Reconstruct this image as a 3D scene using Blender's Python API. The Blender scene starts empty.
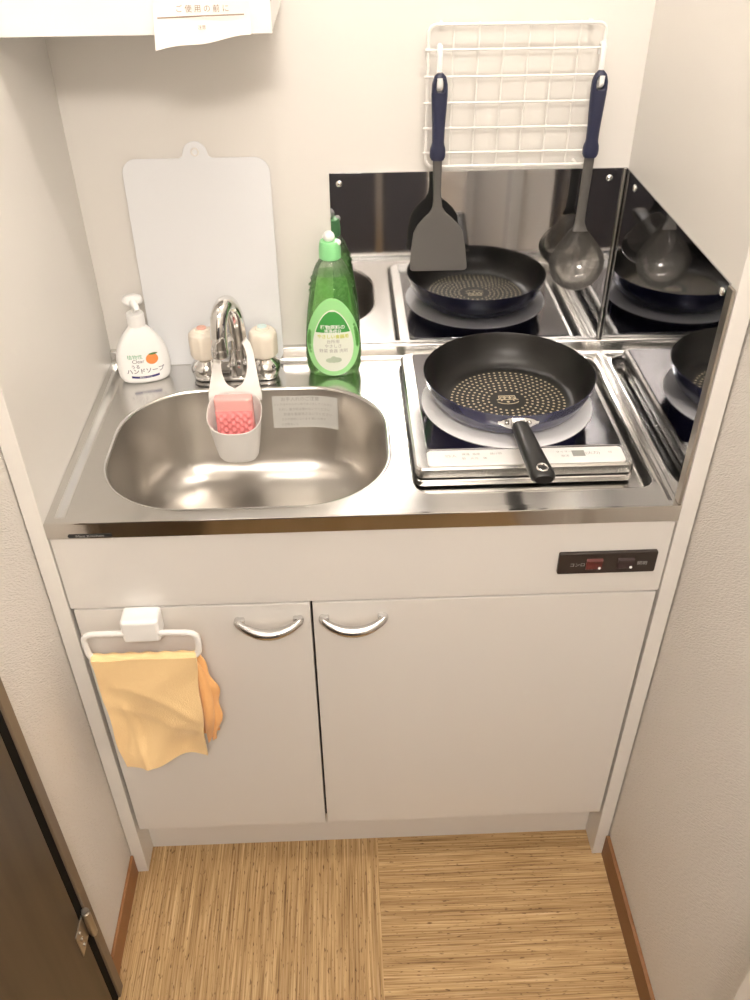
import bpy, bmesh, math, random
from mathutils import Vector, Matrix
random.seed(7)
S = bpy.context.scene
COL = S.collection
PI = math.pi

# ------------------------------------------------------------------ camera, exposure, world, lights
def setup_camera():
    pos = Vector((.4317, -.9658, 1.6613)); yaw, pitch, roll, f = .03295, -.65078, -.00933, 873.27
    fwd = Vector((math.cos(pitch)*math.sin(yaw), math.cos(pitch)*math.cos(yaw), math.sin(pitch)))
    r0 = Vector((math.cos(yaw), -math.sin(yaw), 0)); u0 = r0.cross(fwd)
    r = math.cos(roll)*r0 + math.sin(roll)*u0; u = -math.sin(roll)*r0 + math.cos(roll)*u0
    cam = bpy.data.cameras.new('camera'); o = bpy.data.objects.new('camera', cam); COL.objects.link(o)
    m = Matrix((r, u, -fwd)).transposed().to_4x4(); m.translation = pos
    o.matrix_world = m
    cam.sensor_fit = 'VERTICAL'; cam.sensor_height = 36.0; cam.lens = f/1000*36.0
    cam.clip_start = .02
    S.camera = o
setup_camera()
S.view_settings.view_transform = 'Standard'; S.view_settings.look = 'None'
S.view_settings.gamma = 1; S.view_settings.use_curve_mapping = False
S.view_settings.exposure = 1.33
w = bpy.data.worlds.new('world'); S.world = w; w.use_nodes = True
w.node_tree.nodes['Background'].inputs[0].default_value = (1, .9, .78, 1)
w.node_tree.nodes['Background'].inputs[1].default_value = .05
LAMP_MAIN = 30.0      # emission strength of the round ceiling light behind the camera
LAMP_TUBE = 56.0      # emission strength of the tube light above the niche
LAMP_COL = (1.0, .915, .83, 1)

# ------------------------------------------------------------------ materials
def mat(name, col=(.8, .8, .8), rough=.5, metal=0., spec=.5, coat=0., emit=None, es=0., aniso=0.):
    m = bpy.data.materials.new(name); m.use_nodes = True
    b = m.node_tree.nodes['Principled BSDF']
    b.inputs['Base Color'].default_value = (*col, 1); b.inputs['Roughness'].default_value = rough
    b.inputs['Metallic'].default_value = metal; b.inputs['Specular IOR Level'].default_value = spec
    b.inputs['Coat Weight'].default_value = coat; b.inputs['Anisotropic'].default_value = aniso
    if emit: b.inputs['Emission Color'].default_value = emit; b.inputs['Emission Strength'].default_value = es
    return m
def nodes(m):
    nt = m.node_tree; return nt, nt.nodes, nt.links, nt.nodes['Principled BSDF']
def coords(nt, scale=(1, 1, 1), rot=(0, 0, 0)):
    tc = nt.nodes.new('ShaderNodeTexCoord'); mp = nt.nodes.new('ShaderNodeMapping')
    mp.inputs['Scale'].default_value = scale; mp.inputs['Rotation'].default_value = rot
    nt.links.new(tc.outputs['Object'], mp.inputs['Vector']); return mp.outputs['Vector']
def noise(nt, vec, scale, detail=3, rough=.5):
    n = nt.nodes.new('ShaderNodeTexNoise'); n.inputs['Scale'].default_value = scale
    n.inputs['Detail'].default_value = detail; n.inputs['Roughness'].default_value = rough
    nt.links.new(vec, n.inputs['Vector']); return n.outputs['Fac']
def bump(nt, fac, strength, dist, bsdf):
    b = nt.nodes.new('ShaderNodeBump'); b.inputs['Strength'].default_value = strength; b.inputs['Distance'].default_value = dist
    nt.links.new(fac, b.inputs['Height']); nt.links.new(b.outputs['Normal'], bsdf.inputs['Normal'])
def ramp(nt, fac, stops):
    r = nt.nodes.new('ShaderNodeValToRGB'); e = r.color_ramp.elements
    while len(e) < len(stops): e.new(.5)
    for k, (p, c) in enumerate(stops): e[k].position = p; e[k].color = (*c, 1)
    nt.links.new(fac, r.inputs['Fac']); return r.outputs['Color']
def brushed(name, col, rough, scale, amt=.12, bs=.02):
    m = mat(name, col, rough, 1.0); nt, N, L, b = nodes(m)
    f = noise(nt, coords(nt, scale), 1.0, 4)
    mr = N.new('ShaderNodeMapRange'); mr.inputs['To Min'].default_value = max(0, rough-amt); mr.inputs['To Max'].default_value = rough+amt
    L.new(f, mr.inputs['Value']); L.new(mr.outputs['Result'], b.inputs['Roughness'])
    if bs: bump(nt, f, bs, .001, b)
    return m
def clear(name, col, tint, gloss=.12, diffuse=.15, rough=.05):
    """clear or smoky plastic: tinted see-through, a little body colour, a glossy skin"""
    m = bpy.data.materials.new(name); m.use_nodes = True; nt = m.node_tree; N = nt.nodes; L = nt.links
    N.remove(N['Principled BSDF']); out = N['Material Output']
    t = N.new('ShaderNodeBsdfTransparent'); t.inputs[0].default_value = (*tint, 1)
    d = N.new('ShaderNodeBsdfDiffuse'); d.inputs[0].default_value = (*col, 1)
    tr = N.new('ShaderNodeBsdfTranslucent'); tr.inputs[0].default_value = (*col, 1)
    g = N.new('ShaderNodeBsdfGlossy'); g.inputs['Roughness'].default_value = rough
    m0 = N.new('ShaderNodeMixShader'); m0.inputs[0].default_value = .5
    L.new(d.outputs[0], m0.inputs[1]); L.new(tr.outputs[0], m0.inputs[2])
    m1 = N.new('ShaderNodeMixShader'); m1.inputs[0].default_value = diffuse
    L.new(t.outputs[0], m1.inputs[1]); L.new(m0.outputs[0], m1.inputs[2])
    lw = N.new('ShaderNodeFresnel'); lw.inputs['IOR'].default_value = 1.45
    ad = N.new('ShaderNodeMath'); ad.operation = 'MULTIPLY_ADD'; ad.inputs[1].default_value = .9; ad.inputs[2].default_value = gloss*.3
    L.new(lw.outputs[0], ad.inputs[0])
    m2 = N.new('ShaderNodeMixShader'); L.new(ad.outputs[0], m2.inputs[0]); L.new(m1.outputs[0], m2.inputs[1]); L.new(g.outputs[0], m2.inputs[2])
    L.new(m2.outputs[0], out.inputs['Surface'])
    return m

M = {}
M['panel'] = mat('cream_wall_panel', (.80, .775, .735), .32, spec=.35)
M['cabinet'] = mat('cream_laminate', (.76, .735, .70), .38, spec=.4)
M['cabinet_gap_shade'] = mat('cabinet_gap_shade', (.035, .03, .027), .6)  # carcass painted near black, giving shade in the door gaps
M['white_gloss'] = mat('white_gloss_laminate', (.9, .89, .87), .25)
M['ceiling'] = mat('ceiling_white', (.85, .84, .81), .8)
def wallpaper():
    m = mat('ribbed_wallpaper', (.80, .765, .72), .75, spec=.25); nt, N, L, b = nodes(m)
    mp2 = N.new('ShaderNodeMapping'); mp2.inputs['Scale'].default_value = (85, 95, 470); L.new(coords(nt, (1, 1, 1), (.72, 0, 0)), mp2.inputs['Vector']); turned = mp2.outputs['Vector']
    f1 = noise(nt, turned, 1.0, 3)
    bump(nt, f1, .8, .0028, b); return m
M['wallpaper'] = wallpaper()
def straw(name, along_y):
    m = mat(name, (.5, .35, .2), .55, spec=.3); nt, N, L, b = nodes(m)
    s1 = (330, 6, 1) if along_y else (6, 330, 1)
    s2 = (60, 1.2, 1) if along_y else (1.2, 60, 1)
    s3 = (260, 60, 1) if along_y else (60, 260, 1)
    a = noise(nt, coords(nt, s1), 1.0, 4, .6); c = noise(nt, coords(nt, s2), 1.0, 2)
    k = noise(nt, coords(nt, s3), 1.0, 2)
    ca = ramp(nt, a, [(.27, (.15, .08, .032)), (.42, (.40, .25, .11)), (.55, (.57, .385, .19)), (.72, (.72, .54, .32))])
    cb = ramp(nt, c, [(.3, (.66, .6, .54)), (.6, (1, 1, 1))])
    ck = ramp(nt, k, [(.30, (.20, .13, .08)), (.38, (1, 1, 1))])
    mx = N.new('ShaderNodeMixRGB'); mx.blend_type = 'MULTIPLY'; mx.inputs[0].default_value = .8
    L.new(ca, mx.inputs[1]); L.new(cb, mx.inputs[2])
    m2 = N.new('ShaderNodeMixRGB'); m2.blend_type = 'MULTIPLY'; m2.inputs[0].default_value = .75
    L.new(mx.outputs[0], m2.inputs[1]); L.new(ck, m2.inputs[2])
    L.new(m2.outputs[0], b.inputs['Base Color']); bump(nt, a, .25, .002, b)
    return m
M['straw_y'] = straw('straw_floor_lengthwise', True); M['straw_x'] = straw('straw_floor_crosswise', False)
M['base_right'] = mat('brown_baseboard', (.24, .115, .045), .5)
M['base_left'] = mat('orange_brown_baseboard', (.32, .15, .06), .5)
def darkwood():
    m = mat('dark_brown_wood', (.06, .042, .026), .42); nt, N, L, b = nodes(m)
    f = noise(nt, coords(nt, (8, 25, 1.5)), 1.0, 4)
    L.new(ramp(nt, f, [(.3, (.040, .028, .016)), (.7, (.085, .060, .036))]), b.inputs['Base Color']); return m
M['darkwood'] = darkwood()
M['casing'] = mat('brown_door_casing', (.17, .125, .085), .4)
M['gap_shade'] = mat('dark_gap_shade', (.006, .005, .004), .8, spec=.1)
M['steel_mirror'] = brushed('polished_steel', (.52, .525, .54), .045, (3, 3, 160), .015, .0)
M['steel_top'] = brushed('brushed_steel_top', (.66, .65, .63), .20, (4, 120, 4), .03, 0)
M['steel_bowl'] = mat('satin_steel_bowl', (.58, .555, .52), .30, 1.0)
M['steel_edge'] = brushed('steel_edge', (.66, .64, .61), .10, (2, 2, 200), .03, .0)
M['steel_side'] = brushed('satin_steel', (.66, .65, .63), .26, (3, 60, 60), .03, 0)
M['steel_flange'] = mat('steel_flange', (.50, .46, .41), .35, 1.0)
M['chrome'] = mat('chrome', (.78, .77, .76), .05, 1.0)
M['satin_chrome'] = mat('satin_chrome', (.68, .67, .66), .22, 1.0)
M['hinge_metal'] = mat('grey_hinge_metal', (.45, .43, .40), .32, 1.0)  # mid-grey, darker than the chrome fittings
M['screw'] = mat('screw_steel', (.8, .79, .77), .2, 1.0)
M['white_plastic'] = mat('white_plastic', (.86, .85, .83), .35)
M['white_bright'] = mat('bright_white_plastic', (.92, .92, .91), .3)
M['cream_plastic'] = mat('cream_knob_plastic', (.84, .77, .66), .35)
M['red_dot'] = mat('pale_red_cap', (.80, .45, .36), .4); M['blue_dot'] = mat('pale_blue_cap', (.62, .78, .76), .4)
M['silicone'] = mat('frosted_white_silicone', (.84, .82, .79), .45)
M['board'] = mat('frosted_white_board', (.83, .845, .87), .38)
def sponge_mat():
    m = mat('pink_sponge', (.93, .33, .33), .9, spec=.1); nt, N, L, b = nodes(m)
    bump(nt, noise(nt, coords(nt, (1, 1, 1)), 900, 3), .4, .001, b); return m
M['sponge'] = sponge_mat(); M['sponge_top'] = mat('pale_pink_sponge', (.95, .50, .47), .9, spec=.1)
M['soap'] = mat('soap_white', (.93, .93, .92), .28)
M['navy_ink'] = mat('navy_ink', (.035, .03, .16), .5); M['grey_ink'] = mat('grey_ink', (.16, .15, .20), .5)
M['green_ink'] = mat('green_ink', (.10, .40, .22), .5); M['orange_ink'] = mat('orange_ink', (.86, .30, .09), .5)
M['leaf_ink'] = mat('dark_green_ink', (.08, .22, .08), .5); M['yellow_ink'] = mat('yellow_green_ink', (.62, .66, .12), .5)
M['white_ink'] = mat('white_ink', (.9, .9, .88), .5); M['light_ink'] = mat('pale_grey_ink', (.42, .41, .39), .5)
M['brown_ink'] = mat('brown_ink', (.30, .22, .16), .6); M['pale_green_ink'] = mat('pale_green_ink', (.50, .60, .46), .5)
M['liquid'] = clear('green_detergent', (.30, .84, .20), (.72, .98, .64), .2, .30, .03)
M['bottle_clear'] = clear('clear_bottle_plastic', (.70, .84, .66), (.82, .93, .80), .25, .18, .04)
M['label_green'] = mat('pale_green_label', (.36, .76, .32), .4); M['label_white'] = mat('label_white', (.82, .87, .76), .4)
M['label_dark'] = mat('label_dark_green', (.06, .36, .07), .4)
M['cap_green'] = mat('light_green_cap', (.30, .78, .34), .35)
M['navy_rubber'] = mat('navy_handle_plastic', (.022, .026, .062), .36)
M['grey_nylon'] = mat('grey_nylon', (.105, .10, .094), .42)
M['smoky'] = clear('smoky_clear_plastic', (.40, .385, .365), (.84, .82, .79), .06, .28, .08)
M['wire'] = mat('white_coated_wire', (.88, .86, .82), .35)
M['pan_outside'] = mat('navy_enamel', (.026, .027, .078), .22, coat=.4)
M['pan_inside'] = mat('black_nonstick', (.013, .012, .011), .36, spec=.4)
M['pan_dots'] = mat('gold_beige_dots', (.62, .54, .38), .5)
M['black_plastic'] = mat('black_bakelite', (.014, .014, .014), .38)
M['ih_glass'] = mat('dark_mirror_plate', (.36, .36, .385), .10, 1.0)
M['ih_ring'] = mat('white_heating_ring', (.90, .90, .92), .4)
M['ih_panel'] = mat('white_control_panel', (.90, .89, .87), .3); M['lcd'] = mat('grey_display', (.36, .36, .33), .3)
M['rubber'] = mat('black_rubber', (.015, .015, .015), .7)
M['switch_plate'] = mat('dark_brown_switch_plate', (.030, .020, .016), .35)
M['rocker_red'] = mat('dark_red_rocker', (.10, .020, .016), .3); M['rocker_black'] = mat('dark_rocker', (.040, .022, .022), .3)
def towel_mat(name, col):
    m = mat(name, col, .95, spec=.05); nt, N, L, b = nodes(m)
    b.inputs['Sheen Weight'].default_value = .3
    bump(nt, noise(nt, coords(nt, (1, 1, 1)), 420, 3), .5, .0015, b); return m
M['towel'] = towel_mat('light_orange_cloth', (.97, .70, .36)); M['towel_edge'] = towel_mat('orange_cloth', (.97, .52, .20))
M['paper'] = mat('white_paper', (.86, .82, .78), .8); M['sticker'] = mat('silver_grey_sticker', (.66, .66, .63), .4, .3)
M['lamp'] = mat('warm_diffuser', (.9, .9, .9), .5, emit=LAMP_COL, es=LAMP_MAIN)
M['tube'] = mat('warm_tube', (.9, .9, .9), .5, emit=LAMP_COL, es=LAMP_TUBE)
M['navy_stand_in'] = mat('dark_navy_stand_in', (.13, .13, .155), .5)
M['bead'] = mat('light_thread', (.75, .62, .45), .8)

# ------------------------------------------------------------------ mesh helpers
class MB:
    def __init__(s): s.v = []; s.f = []; s.m = []; s.mi = 0
    def add(s, vs, fs):
        b = len(s.v); s.v += [tuple(v) for v in vs]
        for f in fs: s.f.append([b+i for i in f]); s.m.append(s.mi)
        return s
    def frombm(s, bm):
        bm.verts.index_update()
        s.add([v.co[:] for v in bm.verts], [[v.index for v in f.verts] for f in bm.faces]); bm.free(); return s
    def box(s, x0, x1, y0, y1, z0, z1, bev=0., seg=2):
        bm = bmesh.new(); bmesh.ops.create_cube(bm, size=1)
        for v in bm.verts: v.co = Vector(((x0+x1)/2+v.co.x*(x1-x0), (y0+y1)/2+v.co.y*(y1-y0), (z0+z1)/2+v.co.z*(z1-z0)))
        if bev: bmesh.ops.bevel(bm, geom=bm.edges[:], offset=bev, segments=seg, profile=.5, affect='EDGES')
        return s.frombm(bm)
    def loft(s, loops, cap0=True, cap1=True, closed=True):
        n = len(loops[0]); vs = [p for l in loops for p in l]; fs = []
        for i in range(len(loops)-1):
            for j in range(n if closed else n-1):
                a, b = i*n+j, i*n+(j+1) % n
                fs.append([a, b, b+n, a+n])
        if cap0: fs.append(list(range(n))[::-1])
        if cap1: fs.append([(len(loops)-1)*n+j for j in range(n)])
        return s.add(vs, fs)
    def lathe(s, prof, c=(0, 0, 0), seg=32, sx=1., sy=1., R=None, cap0=False, cap1=False):
        loops = []
        for r, z in prof:
            l = []
            for k in range(seg):
                a = 2*PI*k/seg; p = Vector((r*sx*math.cos(a), r*sy*math.sin(a), z))
                if R: p = R @ p
                l.append(p+Vector(c))
            loops.append(l)
        return s.loft(loops, cap0, cap1)
    def tube(s, pts, r, seg=10, closed=False, sy=1.):
        P = [Vector(p) for p in pts]; n = len(P); rs = r if isinstance(r, (list, tuple)) else [r]*n
        T = []
        for i in range(n):
            a = P[(i-1) % n] if (closed or i > 0) else P[i]; b = P[(i+1) % n] if (closed or i < n-1) else P[i]
            T.append((b-a).normalized())
        up = Vector((0, 0, 1)) if abs(T[0].z) < .9 else Vector((0, 1, 0))
        nrm = (up-T[0]*up.dot(T[0])).normalized(); loops = []
        for i in range(n):
            nrm = (nrm-T[i]*nrm.dot(T[i])).normalized(); bn = T[i].cross(nrm)
            loops.append([P[i]+(nrm*math.cos(2*PI*k/seg)+bn*math.sin(2*PI*k/seg)*sy)*rs[i] for k in range(seg)])
        if closed:
            loops.append(loops[0]); return s.loft(loops, False, False)
        return s.loft(loops)
    def sphere(s, c, r, sx=1., sy=1., sz=1., seg=20, rings=12):
        prof = [(r*max(.002, math.sin(PI*k/rings)), -r*sz*math.cos(PI*k/rings)) for k in range(rings+1)]
        return s.lathe(prof, c, seg, sx, sy, cap0=True, cap1=True)
    def disc(s, c, rx, ry, ux=(1, 0, 0), uy=(0, 1, 0), seg=20):
        ux, uy, c = Vector(ux), Vector(uy), Vector(c)
        return s.add([c+ux*rx*math.cos(2*PI*k/seg)+uy*ry*math.sin(2*PI*k/seg) for k in range(seg)], [list(range(seg))])
    def prism(s, outline, fn, d0, d1, bev=0.):
        """2-D outline (u,v) extruded from depth d0 to d1 through fn(u,v,d)"""
        loops = [[fn(u, v, d0) for u, v in outline], [fn(u, v, d1) for u, v in outline]]
        if bev:
            ins = inset(outline, bev)
            sg = 1 if d1 > d0 else -1
            loops = [[fn(u, v, d0) for u, v in ins], [fn(u, v, d0+bev*sg) for u, v in outline], [fn(u, v, d1-bev*sg) for u, v in outline], [fn(u, v, d1) for u, v in ins]]
        return s.loft(loops)
def inset(o, d):
    n = len(o); cx = sum(p[0] for p in o)/n; cy = sum(p[1] for p in o)/n; out = []
    for i in range(n):
        a, b = Vector(o[i-1]), Vector(o[(i+1) % n]); t = (b-a); t = t.normalized() if t.length > 1e-9 else Vector((1, 0))
        nn = Vector((-t.y, t.x))
        p = Vector(o[i])
        if nn.dot(Vector((cx, cy))-p) < 0: nn = -nn
        out.append((p.x+nn.x*d, p.y+nn.y*d))
    return out
def rrect(x0, x1, y0, y1, r, seg=6):
    out = []
    for cx, cy, a0 in ((x1-r, y1-r, 0), (x0+r, y1-r, 90), (x0+r, y0+r, 180), (x1-r, y0+r, 270)):
        for k in range(seg+1):
            a = math.radians(a0+90*k/seg); out.append((cx+r*math.cos(a), cy+r*math.sin(a)))
    return out
def fillet(pts, r, seg=5):
    P = [Vector(p) for p in pts]; out = [P[0]]
    for i in range(1, len(P)-1):
        a = (P[i-1]-P[i]); b = (P[i+1]-P[i]); d = min(r, a.length*.49, b.length*.49)
        p0, p2 = P[i]+a.normalized()*d, P[i]+b.normalized()*d
        for k in range(seg+1):
            t = k/seg; out.append(p0*(1-t)**2+P[i]*2*t*(1-t)+p2*t*t)
    out.append(P[-1]); return out
def smooth_path(pts, n=6):
    P = [Vector(p) for p in pts]; out = []
    for i in range(len(P)-1):
        p0 = P[max(i-1, 0)]; p1 = P[i]; p2 = P[i+1]; p3 = P[min(i+2, len(P)-1)]
        for k in range(n):
            t = k/n; out.append(.5*((2*p1)+(p2-p0)*t+(2*p0-5*p1+4*p2-p3)*t*t+(3*p1-p0-3*p2+p3)*t**3))
    out.append(P[-1]); return out
def interp(tab, x):
    for (a, *va), (b, *vb) in zip(tab, tab[1:]):
        if x <= b:
            t = (x-a)/(b-a); t = max(0, t); return [p+(q-p)*t for p, q in zip(va, vb)]
    return list(tab[-1][1:])

def link(name, mb, m, parent=None, loc=(0, 0, 0), angle=38, label=None, kind=None):
    ms = m if isinstance(m, (list, tuple)) else [m]
    off = Vector(loc)
    if parent is not None:
        r = parent
        while r.parent: r = r.parent
        off = r.location
    me = bpy.data.meshes.new(name); me.from_pydata([Vector(v)-off for v in mb.v], [], mb.f)
    for x in ms: me.materials.append(M[x] if isinstance(x, str) else x)
    me.polygons.foreach_set('material_index', mb.m)
    bm = bmesh.new(); bm.from_mesh(me); bmesh.ops.remove_doubles(bm, verts=bm.verts, dist=1e-6)
    bmesh.ops.recalc_face_normals(bm, faces=bm.faces); bm.to_mesh(me); bm.free()
    me.shade_smooth(); me.set_sharp_from_angle(angle=math.radians(angle))
    o = bpy.data.objects.new(name, me); COL.objects.link(o)
    wn = o.modifiers.new('flat_faces_stay_flat', 'WEIGHTED_NORMAL'); wn.keep_sharp = True; wn.weight = 90
    if parent is not None: o.parent = parent
    else: o.location = off
    if label: o['label'] = label
    if kind: o['kind'] = kind
    return o
def thing(name, label, cat, loc, group=None):
    o = bpy.data.objects.new(name, None); COL.objects.link(o); o.location = loc; o.empty_display_size = .05
    o['label'] = label; o['category'] = cat
    if group: o['group'] = group
    return o
def struct(name, mb, m, loc=(0, 0, 0)):
    o = link(name, mb, m, None, loc); o['kind'] = 'structure'; o['label'] = name.replace('_', ' '); return o
def tag(o, label, cat, group=None):
    o['label'] = label; o['category'] = cat
    if group: o['group'] = group
    return o
def text(body, size, fn, mb=None, align='CENTER', bold=0.0, sx=1.):
    """flat lettering, each vertex of the glyph sheet sent through fn(u, v)"""
    mb = mb or MB()
    c = bpy.data.curves.new('lettering', 'FONT'); c.body = body; c.size = size; c.align_x = align; c.align_y = 'CENTER'
    c.offset = bold*size; c.resolution_u = 3
    o = bpy.data.objects.new('lettering', c); COL.objects.link(o)
    dg = bpy.context.evaluated_depsgraph_get(); me = o.evaluated_get(dg).to_mesh()
    vs = [fn(v.co.x*sx, v.co.y) for v in me.vertices]; fs = [list(p.vertices) for p in me.polygons]
    o.evaluated_get(dg).to_mesh_clear(); bpy.data.objects.remove(o); bpy.data.curves.remove(c)
    mb.add(vs, fs); return mb

W, D, ZT, ZC = .90, .4864, .90, .893      # kitchen width, depth, lip height, counter surface

# ------------------------------------------------------------------ room shell
XL, XR, YB, HC = -.0265, .9275, -2.9, 2.45
fl = MB()
fl.box(XL-.02, .464, YB, D+.02, -.03, 0); fl.mi = 1
fl.box(.464, XR+.02, YB, D+.02, -.03, 0)
struct('floor', fl, ['straw_y', 'straw_x'])
struct('ceiling', MB().box(XL-.1, XR+.1, YB-.1, D+.1, HC, HC+.05), 'ceiling')
struct('wall_back', MB().box(XL-.1, XR+.1, D, D+.08, 0, HC), 'panel')
wl = MB(); wl.box(XL-.08, XL, -.221, D, 0, HC); wl.box(XL-.08, XL, YB, -1.14, 0, HC); wl.box(XL-.08, XL, -1.14, -.221, 2.02, HC)
struct('wall_left', wl, 'wallpaper')
struct('wall_right', MB().box(XR, XR+.08, YB, D, 0, HC), 'wallpaper')
struct('wall_front', MB().box(XL-.1, XR+.1, YB-.08, YB, 0, HC), 'wallpaper')
struct('baseboard_left', MB().box(XL, XL+.006, -.221, -.0005, 0, .062, .0015), 'base_left')
struct('baseboard_right', MB().box(XR-.008, XR, -.484, -.0005, 0, .066, .0015), 'base_right')
cs = MB(); cs.box(XL-.08, -.010, -.2405, -.2190, 0, 2.03, .002); cs.box(XL-.08, -.010, -1.15, -1.118, 0, 2.03, .002); cs.box(XL-.08, -.010, -1.118, -.2405, 2.0, 2.03, .002)
struct('trim_1', cs, 'casing')
tw = MB(); tw.box(.896, XR, -.56, -.4845, 0, 2.05, .002); tw.box(.896, XR, -1.45, -1.375, 0, 2.05, .002); tw.box(.896, XR, -1.375, -.56, 1.975, 2.05, .002)
struct('trim_2', tw, 'white_gloss')
# dark door in the left wall
dl = thing('door_1', 'door 1', 'door', (XL-.02, -.28, 0)); dl['kind'] = 'structure'; del dl['category']
link('door_leaf', MB().box(-.052, -.014, -1.108, -.2590, .012, 1.995, .002), 'darkwood', dl)
link('rebate_gap_shade', MB().box(-.056, -.034, -1.118, -.2406, .002, 2.0).box(-.034, -.0140, -.2585, -.2406, .002, 2.0), 'gap_shade', dl)  # rebate, plus a black strip filling the gap in place of its shade
hg = MB(); HZ, HY_ = .248, -.2475
hg.tube([(-.007, HY_, HZ+.005), (-.007, HY_, HZ+.067)], .0068, 14); hg.tube([(-.007, HY_, HZ+.0665), (-.007, HY_, HZ+.072)], .0057, 14)
hg.tube([(-.007, HY_, HZ), (-.007, HY_, HZ+.0055)], .0057, 14)
hg.box(-.0145, -.0125, HY_-.040, HY_-.004, HZ+.007, HZ+.065, .0006)
for z in (.018, .036, .054): hg.tube([(-.0126, HY_-.026, HZ+z), (-.0108, HY_-.026, HZ+z)], .0032, 10)
link('hinge', hg, 'hinge_metal', dl)
hn = MB(); hn.tube(fillet([(-.014, -1.04, 1.0), (.03, -1.04, 1.0), (.03, -.93, 1.0)], .015), .008, 10); hn.lathe([(.022, 0), (.022, .006), (.001, .006)], (-.014, -1.04, 1.0), 18, R=Matrix.Rotation(PI/2, 3, 'Y'))
link('door_handle', hn, 'satin_chrome', dl)

# ------------------------------------------------------------------ lamps of the room
cl = thing('ceiling_light', 'round warm-white ceiling light fixed overhead behind the photographer', 'lamp', (.46, -1.62, HC))
link('base', MB().lathe([(.001, HC), (.215, HC), (.215, HC-.02), (.205, HC-.025)], (.46, -1.62, 0), 40), 'white_plastic', cl)
link('diffuser', MB().lathe([(.20, HC-.024), (.205, HC-.045), (.18, HC-.075), (.10, HC-.088), (.001, HC-.09)], (.46, -1.62, 0), 40), 'lamp', cl)
sl = thing('strip_light', 'slim tube light on the ceiling just in front of the kitchen niche', 'lamp', (.59, -.17, HC))
link('housing', MB().box(.285, .895, -.205, -.135, HC-.040, HC-.0005, .004), 'white_plastic', sl)
for x in (.288, .878): link('end_cap', MB().box(x, x+.014, -.188, -.152, HC-.075, HC-.0395, .003), 'white_plastic', sl)
link('tube', MB().tube([(.3015, -.17, HC-.061), (.8785, -.17, HC-.061)], .012, 20), 'tube', sl)

# ------------------------------------------------------------------ base cabinet with tall side panels
kc = thing('kitchen_cabinet', 'cream two-door kitchen base cabinet between tall side panels below the sink', 'cabinet', (W/2, .24, 0))
for x0, x1 in ((-.0245, -.0003), (W+.0003, W+.0245)):
    link('side_panel', MB().box(x0, x1, 0, D-.0005, .0005, HC-.001, .0012), 'panel', kc)
bd = MB(); bd.box(.0002, W-.0002, .0235, D-.001, .142, .700); bd.box(.0002, .018, .0235, D-.001, .700, .872); bd.box(W-.018, W-.0002, .0235, D-.001, .700, .872); bd.box(.018, W-.018, .478, D-.001, .700, .872)
link('body', bd, 'cabinet_gap_shade', kc)
link('fascia_panel', MB().box(.0012, W-.0012, .003, .0225, .733, .8728, .001), 'cabinet', kc)
def handle(cx, par):
    h = MB(); z = .694
    pts = [(cx-.0475, .0028, z+.006)]+[(cx+.048*u, -.005-.0165*(1-u*u)**.8, z+.0055-.0115*(1-u*u)) for u in [-1+k/6 for k in range(13)]]+[(cx+.0475, .0028, z+.006)]
    pp = smooth_path(pts, 5)
    rs = [.0050+.0038*math.sin(PI*k/(len(pp)-1)) for k in range(len(pp))]
    h.tube(pp, rs, 12)
    for sx in (-1, 1): h.box(cx+sx*.045-.0075, cx+sx*.045+.0075, -.006, .0028, z-.003, z+.011, .002)
    link('handle', h, 'satin_chrome', par)
d1 = link('door', MB().box(  .0048, .3626, .003, .0225, .144, .729, .0012), 'cabinet', kc); handle(.298, d1)
d2 = link('door', MB().box(.3662, .8962, .003, .0225, .144, .729, .0012), 'cabinet', kc); handle(.4285, d2)
link('toe_kick', MB().box(.0003, W-.0003, .054, .070, .0005, .1415), 'cabinet', kc)
# switch plate
sw = link('switch_plate', MB().prism(rrect(.735, .882, .7775, .8175, .003), lambda u, v, d: (u, d, v), .0029, -.0035, .001), 'switch_plate', kc)
for x0, m in ((.7765, 'rocker_red'), (.8235, 'rocker_black')):
    rk = MB(); o = [(-.0036, .786), (-.0068, .789), (-.0044, .7965), (-.0068, .804), (-.0036, .807)]
    rk.loft([[(x0, y, z) for y, z in o], [(x0+.024, y, z) for y, z in o]])
    ro = link('rocker_switch', rk, m, sw)
    link('indicator_mark', MB().disc((x0+.020, -.0066, .7905), .0021, .0021, (1, 0, 0), (0, .3, 1), 14), 'white_ink', sw)
fr = lambda cx, cz, y: (lambda u, v: (cx+u, y, cz+v))
link('lettering', text('コンロ', .0078, fr(.7635, .7955, -.0038)), 'light_ink', sw)
link('lettering', text('照明', .0078, fr(.8605, .7955, -.0038)), 'light_ink', sw)

# ------------------------------------------------------------------ steel sink top
st = thing('sink_countertop', 'stainless steel countertop with a rounded sink bowl and a cooktop bay', 'countertop', (W/2, .23, .873))
def ray_rr(th, hx, hy, r):
    c, s_ = math.cos(th), math.sin(th); lo, hi = 0, 2*(hx+hy)
    for _ in range(40):
        t = (lo+hi)/2; px, py = abs(t*c), abs(t*s_)
        qx, qy = px-(hx-r), py-(hy-r)
        sd = math.hypot(max(qx, 0), max(qy, 0))+min(max(qx, qy), 0)-r
        if sd > 0: hi = t
        else: lo = t
    return lo*c, lo*s_
def rectray(th, cx, cy, x0, x1, y0, y1):
    c, s_ = math.cos(th), math.sin(th); t = 1e9
    if c > 1e-9: t = min(t, (x1-cx)/c)
    if c < -1e-9: t = min(t, (x0-cx)/c)
    if s_ > 1e-9: t = min(t, (y1-cy)/s_)
    if s_ < -1e-9: t = min(t, (y0-cy)/s_)
    return cx+t*c, cy+t*s_
SPLIT, Y0, Y1 = .512, .0160, .4720
LX0, LX1 = .026, W-.0115
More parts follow.
